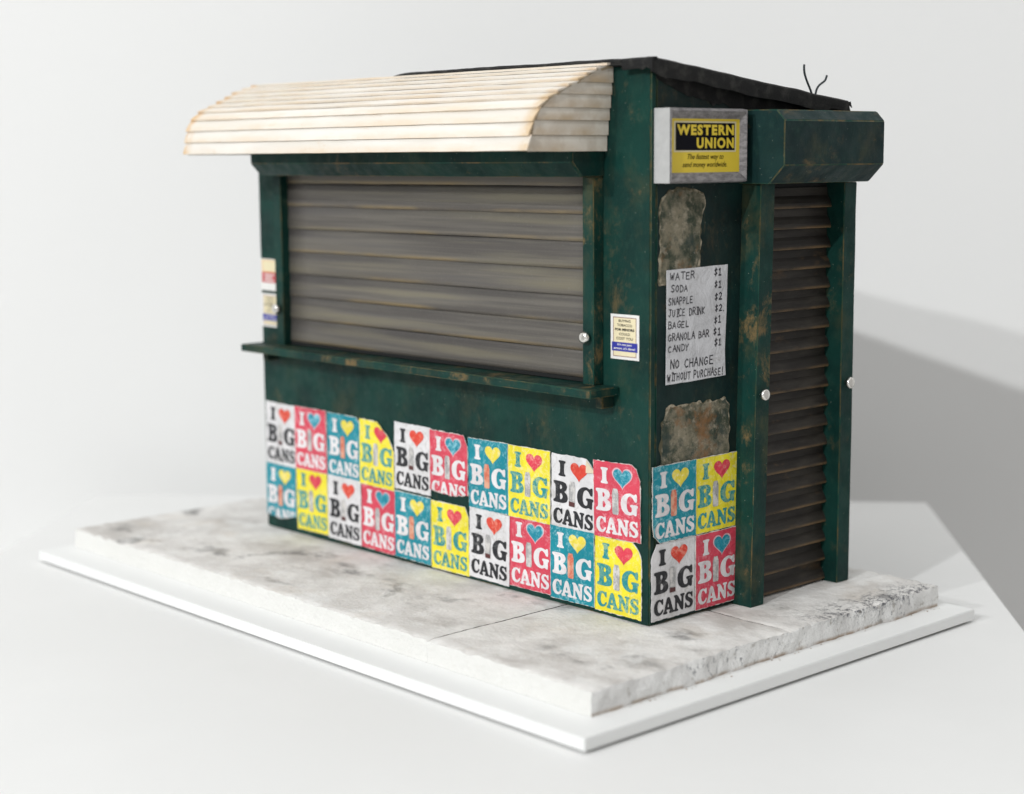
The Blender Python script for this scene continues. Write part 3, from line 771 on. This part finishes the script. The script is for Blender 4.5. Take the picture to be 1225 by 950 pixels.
def cutline(x1, y1, x2, y2):
    """half-plane removing what lies on the far side of the line, seen from the sheet centre"""
    dx, dy = x2-x1, y2-y1; n = (-dy, dx)
    if (PW/2-x1)*n[0]+(PH/2-y1)*n[1] > 0: n = (dy, -dx)
    return (x1, y1, *n)
CACHE = {}
def poster(colr, x, z, side, label, cuts=(), depth=0, rot=0, jag=.02, fold=None, notch=None):
    rnd = random.Random(hash((round(x, 1), round(z, 1), side)) & 0xffff)
    cuts = list(cuts); g_, l_, h_, c_, p_, halo = SCHEME[colr]
    rect = [(0, 0), (PW, 0), (PW, PH), (0, PH)]
    poly = clip_poly(rect, cuts)
    pl = dense(poly, .15, jag, rnd)
    if notch: pl = pl if notch is None else notch(pl)
    bm = bmesh.new(); solid(bm, pl, 0, .022)
    loc = (x, -.008-depth, z) if side == 0 else (.008+depth, x, z)
    o = finish('poster', bm, p_, None, loc, recalc=False)
    o.rotation_euler = (0, math.radians(rot), 0 if side == 0 else math.pi/2)
    o.rotation_mode = 'XYZ'
    tag(o, label, 'poster', 'colour printed posters pasted round the foot of the kiosk')
    def part(name, key, build, mat):
        kk = (key, colr) if not cuts else None
        if kk and kk in CACHE: ob = bpy.data.objects.new(name, CACHE[kk]); link(ob, o); return ob
        b = bmesh.new(); build(b)
        if cuts: bisect(b, cuts, -.03)
        face_out(b); ob = finish(name, b, mat, o, recalc=False)
        if kk: CACHE[kk] = ob.data
        return ob
    if g_:
        bm = bmesh.new(); q_ = dense(poly, .15, .010, rnd, inset=.022); add_poly(bm, [q_], .030); face_out(bm)
        finish('printed_ground', bm, g_, o, recalc=False)
    d = .038
    def word(b):
        glyph(b, 'I', .46, 2.42, .46, .72, d)
        glyph(b, 'B', .15, 1.18, .94, 1.0, d); glyph(b, 'G', 1.66, 1.16, 1.04, 1.0, d)
        for ch, xx, ww in (('C', .14, .62), ('A', .74, .70), ('N', 1.44, .70), ('S', 2.15, .56)): glyph(b, ch, xx, .20, ww, .74, d)
    part('lettering', 'w', word, l_)
    if halo: part('heart_halo', 'hh', lambda b: add_poly(b, [heart_pts(1.78, 2.72, 1.24, .98)], d-.004), halo)
    part('heart', 'h', lambda b: add_poly(b, [heart_pts(1.78, 2.72, 1.10, .86)], d), h_)
    def canb(b):
        p = [(1.20, 1.10), (1.50, 1.10), (1.535, 1.18), (1.54, 2.05), (1.49, 2.20), (1.47, 2.26), (1.22, 2.26), (1.20, 2.20), (1.15, 2.05), (1.155, 1.18)]
        add_poly(b, [p], d+.004)
    part('drink_can', 'c', canb, c_)
    if colr == 'white': part('can_base', 'cb', lambda b: add_poly(b, [[(1.165, 1.12), (1.525, 1.12), (1.53, 1.32), (1.16, 1.34)]], d+.008), CAN_D)
    if fold:
        b = bmesh.new(); vs = [b.verts.new(p) for p in fold]; b.faces.new(vs)
        r_ = bmesh.ops.extrude_face_region(b, geom=b.faces[:]); bmesh.ops.translate(b, verts=[v for v in r_['geom'] if isinstance(v, bmesh.types.BMVert)], vec=(0, -.02, 0))
        finish('folded_corner', b, flat('cream_paper_back', (.72, .62, .45), .7), o)
    return o
X0 = -28.86; PITCH = 2.846
top = ['white', 'pink', 'teal', 'yellow']*3; botr = ['teal', 'yellow', 'white', 'pink']*3
ordn = ['leftmost', 'second', 'third', 'fourth', 'fifth', 'sixth', 'seventh', 'eighth', 'ninth', 'rightmost']
CT = {'white': 'white poster with red heart', 'pink': 'red-pink poster with blue heart',
      'teal': 'teal poster with yellow heart', 'yellow': 'yellow poster with teal letters'}
CX = {'white': 'white poster', 'pink': 'red-pink poster', 'teal': 'teal poster', 'yellow': 'yellow poster'}
cut_top = {0: [cutline(0, .25, .2, 0)] and [], 2: [cutline(PW, 3.1, 2.5, PH+.02)], 3: [cutline(2.35, 2.75, 1.45, PH), cutline(PW, 2.0, 2.3, 2.8)],
           5: [cutline(PW+.01, 2.85, 2.55, 3.38), cutline(-.1, .42, 1.6, .28), cutline(1.6, .28, 3, .5)], 8: [cutline(PW, 2.86, 2.22, PH)], 9: [cutline(PW, 2.75, 2.6, 3.3), cutline(2.7, 3.2, 2.3, PH+.03)]}
cut_bot = {0: [cutline(-.1, .50, 1.3, .36), cutline(1.3, .36, 3, .72)], 5: [cutline(PW, 2.9, 2.55, PH)], 9: [cutline(PW, 2.7, 2.62, 3.2), cutline(2.66, 3.1, 2.3, PH+.02)],
           3: [cutline(2.62, 0, PW, .12)], 6: []}
TZR = {0: 3.66, 1: 3.66, 2: 3.62, 3: 3.60, 4: 3.74, 5: 3.66, 6: 3.58, 7: 3.6, 8: 3.56, 9: 3.58}
torn = {(0, 3): 'with its top right corner torn through the heart', (0, 5): 'with its bottom word torn away', (0, 8): 'with a folded cream corner',
        (0, 9): 'beside the kiosk corner', (1, 0): 'with its lower edge torn off', (1, 9): 'with a rounded torn corner beside the kiosk corner'}
for r in (0, 1):
    for c in range(10):
        colr = (top if r == 0 else botr)[c]
        extra = torn.get((r, c), '')
        lab = f"{(CX if extra else CT)[colr]}{' '+extra if extra else ''}, {ordn[c]} in {'upper' if r == 0 else 'lower'} front row"
        if r == 0: z = TZR[c]
        else: z = [.25, .30, .28, .24, .22, .12, .22, .26, .22, .18][c]
        fold = None
        if (r, c) == (0, 8): fold = [(2.24, -.04, 3.38), (2.83, -.04, 2.87), (2.30, -.12, 2.82), ]
        poster(colr, X0+PITCH*c+random.uniform(-.03, .03), z, 0, lab, (cut_top if r == 0 else cut_bot).get(c, []), depth=.045*((c+r) % 2)+(.0 if r else .02)*0, rot=random.uniform(-1.3, 1.3), jag=.03 if extra else .016, fold=fold)
for (r, c, colr, cuts, ex) in ((0, 0, 'teal', [cutline(0, .75, .1, .25), cutline(.08, .35, .5, -.02)], 'with a curled lower left corner'), (0, 1, 'yellow', [], 'below the peeled patch'),
                          (1, 0, 'white', [cutline(.35, PH, 0, 2.8)], 'beside the kiosk corner'), (1, 1, 'pink', [], 'beside the door post')):
    poster(colr, .07+2.83*c, .2 if r else 3.64, 1, f"{CX[colr]} {ex}, {'upper' if r == 0 else 'lower'} row on the door side", cuts, depth=.05+.045*((c+r+1) % 2), rot=-.4)

# peeled patches on the side wall
def patch(pts, label, seed):
    rnd = random.Random(seed)
    p = smooth_poly(dense(pts, .22, .10, rnd), 1); bm = bmesh.new(); solid(bm, [(a, b) for a, b in p], 0, .02)
    o = finish('peeled_patch', bm, RIM, kiosk, (.006, 0, 0), recalc=False); o.rotation_euler = (0, 0, math.pi/2); o['label'] = label
    q_ = smooth_poly(dense(pts, .2, .07, rnd, inset=.09), 1); bm = bmesh.new(); add_poly(bm, [q_], .026); face_out(bm)
    finish('peeled_residue', bm, PEEL, o, recalc=False)
patch([(.52, 14.8), (3.0, 15.0), (3.2, 16.4), (3.15, 17.3), (3.5, 18.3), (3.35, 18.7), (1.9, 18.95), (1.1, 18.9), (.55, 18.3)], 'tall narrow peeled patch under the lightbox sign', 3)
patch([(.62, 6.6), (5.2, 6.6), (5.22, 9.3), (4.9, 9.68), (4.3, 9.55), (1.2, 9.62), (.66, 8.9)], 'squarish peeled patch above the posters', 4)

# ------------------------------------------------------------------ text (built-in font turned into mesh)
def text_bm(bm, s, x, z, w_, h_, d, bold=0., shear=0., spacing=1):
    cu = bpy.data.curves.new('t', 'FONT'); cu.body = s; cu.size = 1; cu.offset = bold; cu.shear = shear; cu.resolution_u = 3; cu.space_character = spacing
    t = bpy.data.objects.new('t', cu); COL.objects.link(t)
    me = bpy.data.meshes.new_from_object(t.evaluated_get(bpy.context.evaluated_depsgraph_get())); bpy.data.objects.remove(t)
    xs = [v.co.x for v in me.vertices]; ys = [v.co.y for v in me.vertices]
    a, b, c, e = min(xs), max(xs), min(ys), max(ys)
    fx = (w_/(b-a)); fy = h_/(e-c)
    off = len(bm.verts); vs = [bm.verts.new((x+(v.co.x-a)*fx, -d, z+(v.co.y-c)*fy)) for v in me.vertices]
    for p in me.polygons:
        try: bm.faces.new([vs[i] for i in p.vertices])
        except ValueError: pass
    bpy.data.meshes.remove(me)

# lightbox sign on the side wall
sg = empty('lightbox_sign', (.45, 2.7, 19.15)); tag(sg, 'small yellow and black money transfer sign in a grey metal frame on the door side', 'sign')
def K(o): o.parent = sg; o.location = o.location-sg.location; return o
y0, y1, z0, z1 = .21, 5.22, 19.14, 22.3
K(box('housing', .004, .60, y0+.04, y1-.04, z0+.03, z1-.03, FRAME, None, bevel=.03))
for (nm, a, b) in (('frame_side', (y0, z0, y1, z0), 0), ('frame_side', (y1, z0, y1, z1), 1), ('frame_side', (y1, z1, y0, z1), 2), ('frame_side', (y0, z1, y0, z0), 3)):
    bm = bmesh.new(); w_ = .30
    c1 = Vector((a[0], a[1])); c2 = Vector((a[2], a[3])); cc = Vector(((y0+y1)/2, (z0+z1)/2))
    def inn(c): return Vector((c.x+(.24 if c.x < cc.x else -.33), c.y+(.45 if c.y < cc.y else -.45)))
    rings = [[(.605 if b != 9 else 0, c1), (.90, c1+(inn(c1)-c1)*.12), (.93, c1+(inn(c1)-c1)*.28), (.71, inn(c1)), (.605, inn(c1))], [(.605, c2), (.90, c2+(inn(c2)-c2)*.12), (.93, c2+(inn(c2)-c2)*.28), (.71, inn(c2)), (.605, inn(c2))]]
    V = [[bm.verts.new((x, p.x, p.y)) for x, p in r] for r in rings]
    for i in range(5): bm.faces.new((V[0][i], V[1][i], V[1][(i+1) % 5], V[0][(i+1) % 5]))
    bm.faces.new(V[0]); bm.faces.new(V[1][::-1])
    K(finish(nm, bm, FRAME, None))
K(box('pale_side_plate', .01, .90, y0-.035, y0-.002, z0+.02, z1-.02, FRSIDE, None, bevel=.01))
PY0, PY1, PZ0, PZ1 = .44, 4.90, 19.57, 21.87
pw, ph = PY1-PY0, PZ1-PZ0
pn = K(box('face_panel', .606, .70, PY0, PY1, PZ0, PZ1, SGN_Y, None, bevel=0))
def artkid(name, build, mat, par, loc, rotz=math.pi/2):
    bm = bmesh.new(); build(bm); face_out(bm); o = finish(name, bm, mat, None, loc, recalc=False); o.rotation_euler = (0, 0, rotz)
    return o
def put(o, par):
    o.parent = par; o.location = o.location-(par.location+(par.parent.location if par.parent else Vector((0, 0, 0)))); return o
L_ = (.70, PY0, PZ0)
def rectb(x, z, w_, h_, d): return lambda b: add_poly(b, [[(x, z), (x+w_, z), (x+w_, z+h_), (x, z+h_)]], d)
put(artkid('pale_border', rectb(pw*.045, ph*.385, pw*.90, ph*.56, .006), SGN_W, pn, L_), pn)
put(artkid('black_field', rectb(pw*.068, ph*.415, pw*.855, ph*.50, .012), SGN_K, pn, L_), pn)
def wu(b):
    text_bm(b, 'WESTERN', pw*.085, ph*.69, pw*.825, ph*.195, .018, bold=.05, spacing=1.2)
    text_bm(b, 'UNION', pw*.365, ph*.45, pw*.545, ph*.20, .018, bold=.05, spacing=1.2)
put(artkid('lettering', wu, SGN_Y, pn, L_), pn)
def sl(b):
    text_bm(b, 'The fastest way to', pw*.24, ph*.225, pw*.52, ph*.125, .012, shear=.35, bold=.004)
    text_bm(b, 'send money worldwide.', pw*.17, ph*.08, pw*.64, ph*.125, .012, shear=.35, bold=.004)
put(artkid('slogan', sl, SGN_K, pn, L_), pn)

# tobacco stickers
def sticker(x, z, w_, h_, label, kind='tob', depth=0, rot=0):
    bm = bmesh.new(); rnd = random.Random(int(abs(x*10))); solid(bm, dense([(0, 0), (w_, 0), (w_, h_), (0, h_)], .3, .006, rnd), 0, .02)
    o = finish('sticker', bm, STK_WHITE, None, (x, -.006-depth, z), recalc=False); o.rotation_euler = (0, math.radians(rot), 0)
    tag(o, label, 'sticker', 'small printed stickers beside the window shutter')
    def a(name, build, mat):
        b = bmesh.new(); build(b); face_out(b); finish(name, b, mat, o, recalc=False)
    if kind == 'tob':
        def fr(b):
            x0_, x1_, z0_, z1_ = w_*.09, w_*.91, h_*.06, h_*.94
            add_poly(b, [[(x0_, z0_), (x1_, z0_), (x1_, z1_), (x0_, z1_)], [(x0_+.035, z0_+.035), (x0_+.035, z1_-.035), (x1_-.035, z1_-.035), (x1_-.035, z0_+.035)]], .030)
        a('cream_field', rectb(w_*.09, h_*.06, w_*.82, h_*.88, .025), STK_CREAM); a('frame_line', fr, STK_LINE)
        a('blue_band', rectb(w_*.05, h_*.18, w_*.90, h_*.20, .035), STK_BLUE)
        def tx(b):
            for i, (s_, ww, bo) in enumerate((('BUYING', .42, .01), ('TOBACCO', .52, .01), ('FOR MINORS', .68, .04), ('COULD', .38, .01), ('COST YOU', .58, .01))):
                text_bm(b, s_, w_*(.5-ww/2), h_*(.83-.098*i), w_*ww, h_*.058, .036, bold=bo)
        a('lettering', tx, STK_TXT)
        def tb(b):
            text_bm(b, "It's not just", w_*.24, h_*.295, w_*.52, h_*.062, .042, shear=.3, bold=.02)
            text_bm(b, "wrong, it's illegal.", w_*.12, h_*.205, w_*.76, h_*.068, .042, shear=.3, bold=.02)
        a('band_lettering', tb, STK_WHITE)
    else:
        a('orange_field', rectb(w_*.05, h_*.58, w_*.9, h_*.39, .025), STK_ORANGE)
        a('cream_field', rectb(w_*.12, h_*.62, w_*.76, h_*.31, .030), STK_CREAM)
        a('red_field', rectb(w_*.05, h_*.25, w_*.9, h_*.33, .027), STK_RED)
        def tx(b):
            for i in range(3): add_poly(b, [[(w_*.2, h_*(.30+.09*i)), (w_*(.75-.1*(i % 2)), h_*(.30+.09*i)), (w_*(.75-.1*(i % 2)), h_*(.34+.09*i)), (w_*.2, h_*(.34+.09*i))]], .033)
        a('printed_lines', tx, STK_WHITE)
sticker(-2.30, 11.60, 1.68, 1.95, 'cream tobacco warning sticker with blue band, right of the window shutter', depth=0)
sticker(-28.88, 11.22, 1.62, 1.82, 'cream tobacco warning sticker with blue band, lower of the two left of the window shutter', rot=.6)
sticker(-28.88, 13.2, 1.6, 1.72, 'orange and red sticker with white foot, upper of the two left of the window shutter', 'red', rot=.6)

# hand-written price list
FONT = {
 'A': [[(0, 0), (.45, 1), (.95, 0)], [(.2, .38), (.78, .38)]], 'B': [[(.08, 0), (.1, 1), (.6, .95), (.75, .78), (.6, .58), (.12, .52)], [(.5, .54), (.85, .4), (.82, .12), (.5, 0), (.0, 0)]],
 'C': [[(.85, .85), (.5, 1), (.12, .72), (.05, .35), (.35, 0), (.85, .1)]], 'D': [[(.1, 0), (.1, 1)], [(0, 1), (.55, .95), (.9, .6), (.8, .2), (.4, 0), (.05, 0)]],
 'E': [[(.85, 1), (.1, .97), (.1, .02), (.9, 0)], [(.1, .52), (.7, .52)]], 'G': [[(.85, .88), (.45, 1), (.08, .65), (.1, .2), (.45, 0), (.85, .15), (.85, .48), (.5, .46)]],
 'H': [[(.08, 1), (.1, 0)], [(.85, 1), (.85, 0)], [(.1, .5), (.85, .52)]], 'I': [[(.45, 1), (.45, 0)], [(.2, 1), (.7, 1)], [(.2, 0), (.7, 0)]],
 'J': [[(.2, 1), (.9, 1)], [(.6, 1), (.6, .2), (.35, 0), (.05, .2)]], 'K': [[(.1, 1), (.1, 0)], [(.8, 1), (.12, .45), (.85, 0)]], 'L': [[(.1, 1), (.1, 0), (.8, 0)]],
 'N': [[(.08, 0), (.1, 1), (.85, 0), (.85, 1)]], 'O': [[(.5, 1), (.12, .75), (.08, .3), (.45, 0), (.85, .25), (.85, .75), (.5, 1)]], 'P': [[(.1, 0), (.1, 1), (.65, .95), (.8, .72), (.6, .48), (.1, .45)]],
 'R': [[(.1, 0), (.1, 1), (.65, .95), (.8, .75), (.6, .52), (.12, .5)], [(.4, .5), (.9, 0)]], 'S': [[(.85, .88), (.45, 1), (.12, .8), (.3, .55), (.75, .4), (.8, .15), (.45, 0), (.05, .12)]],
 'T': [[(0, 1), (.95, 1)], [(.48, 1), (.48, 0)]], 'U': [[(.1, 1), (.1, .25), (.4, 0), (.8, .2), (.85, 1)]], 'W': [[(0, 1), (.25, 0), (.5, .7), (.72, 0), (1, 1)]], 'Y': [[(.05, 1), (.45, .5), (.9, 1)], [(.45, .5), (.4, 0)]],
 '!': [[(.4, 1), (.38, .3)], [(.38, .08), (.4, .0)]], '$': [[(.85, .82), (.45, .92), (.15, .75), (.45, .5), (.8, .3), (.45, .08), (.08, .18)], [(.46, 1.1), (.44, -.1)]],
 '1': [[(.2, .8), (.5, 1), (.5, 0)], [(.15, 0), (.85, 0)]], '2': [[(.1, .8), (.4, 1), (.8, .8), (.7, .5), (.1, 0), (.9, .02)]], '.': [[(.3, .05), (.4, 0)]]}
def write(bm, s, x, z, cw, h_, wd, d, rnd):
    for ch in s:
        if ch == ' ': x += cw*.75; continue
        ox, oz = x+rnd.uniform(-.01, .01), z+rnd.uniform(-.02, .02); sc_ = rnd.uniform(.9, 1.08); dd = d+rnd.uniform(0, .001)
        for st_ in FONT[ch]:
            pts_ = [Vector((ox+p[0]*cw*.8*sc_+.12*p[1]*h_*.4, oz+p[1]*h_*sc_)) for p in st_]
            for a, b in zip(pts_, pts_[1:]):
                t = (b-a).normalized(); n_ = Vector((-t.y, t.x))*wd*rnd.uniform(.8, 1.15)/2; e = t*wd*.35
                dd += .0004
                bm.faces.new([bm.verts.new((p.x, -dd, p.y)) for p in (a-e-n_, b+e-n_, b+e+n_, a-e+n_)])
        x += cw*(.62 if ch in 'I1!.' else 1)*rnd.uniform(.93, 1.05)
rnd = random.Random(5)
MW, MH = 3.98, 4.97
bm = bmesh.new(); mp_ = [(.0, .0), (1.9, .02), (3.93, .08), (3.86, 1.2), (3.93, 2.6), (3.97, 3.6), (4.0, 5.0), (2.2, 4.97), (.02, 4.93), (.03, 2.6)]
solid(bm, dense(mp_, .3, .008, rnd), 0, .03)
menu = finish('price_list', bm, ink('creased_white_paper', (.66, .66, .68), (.45, .44, .44), .25, .7, .6), None, (.05, .93, 10.54), recalc=False)
menu.rotation_euler = (0, 0, math.pi/2)
tag(menu, 'hand-written white price list taped to the side wall below the sign', 'price list')
bm = bmesh.new()
rows_ = [('WATER', '$1', .23, 4.50, .33, .30), ('SODA', '$1', .27, 3.97, .29, .29), ('SNAPPLE', '$2', .12, 3.44, .235, .29), ('JUICE DRINK', '$2.', .12, 2.92, .245, .31), ('BAGEL', '$1', .12, 2.42, .29, .28),
         ('GRANOLA BAR', '$1', .12, 1.88, .26, .30), ('CANDY', '$1', .12, 1.40, .28, .27)]
for s_, pr, x, z, cw, h_ in rows_:
    write(bm, s_, x, z, cw, h_, .052, .032, rnd); write(bm, pr, 3.12+rnd.uniform(-.05, .05), z+.05, .26, .28, .062, .032, rnd)
write(bm, 'NO CHANGE', .25, .66, .335, .36, .06, .032, rnd); write(bm, 'WITHOUT PURCHASE!', .08, .14, .232, .32, .055, .032, rnd)
face_out(bm); finish('handwriting', bm, flat('black_marker', (.035, .033, .04), .5), menu, recalc=False)
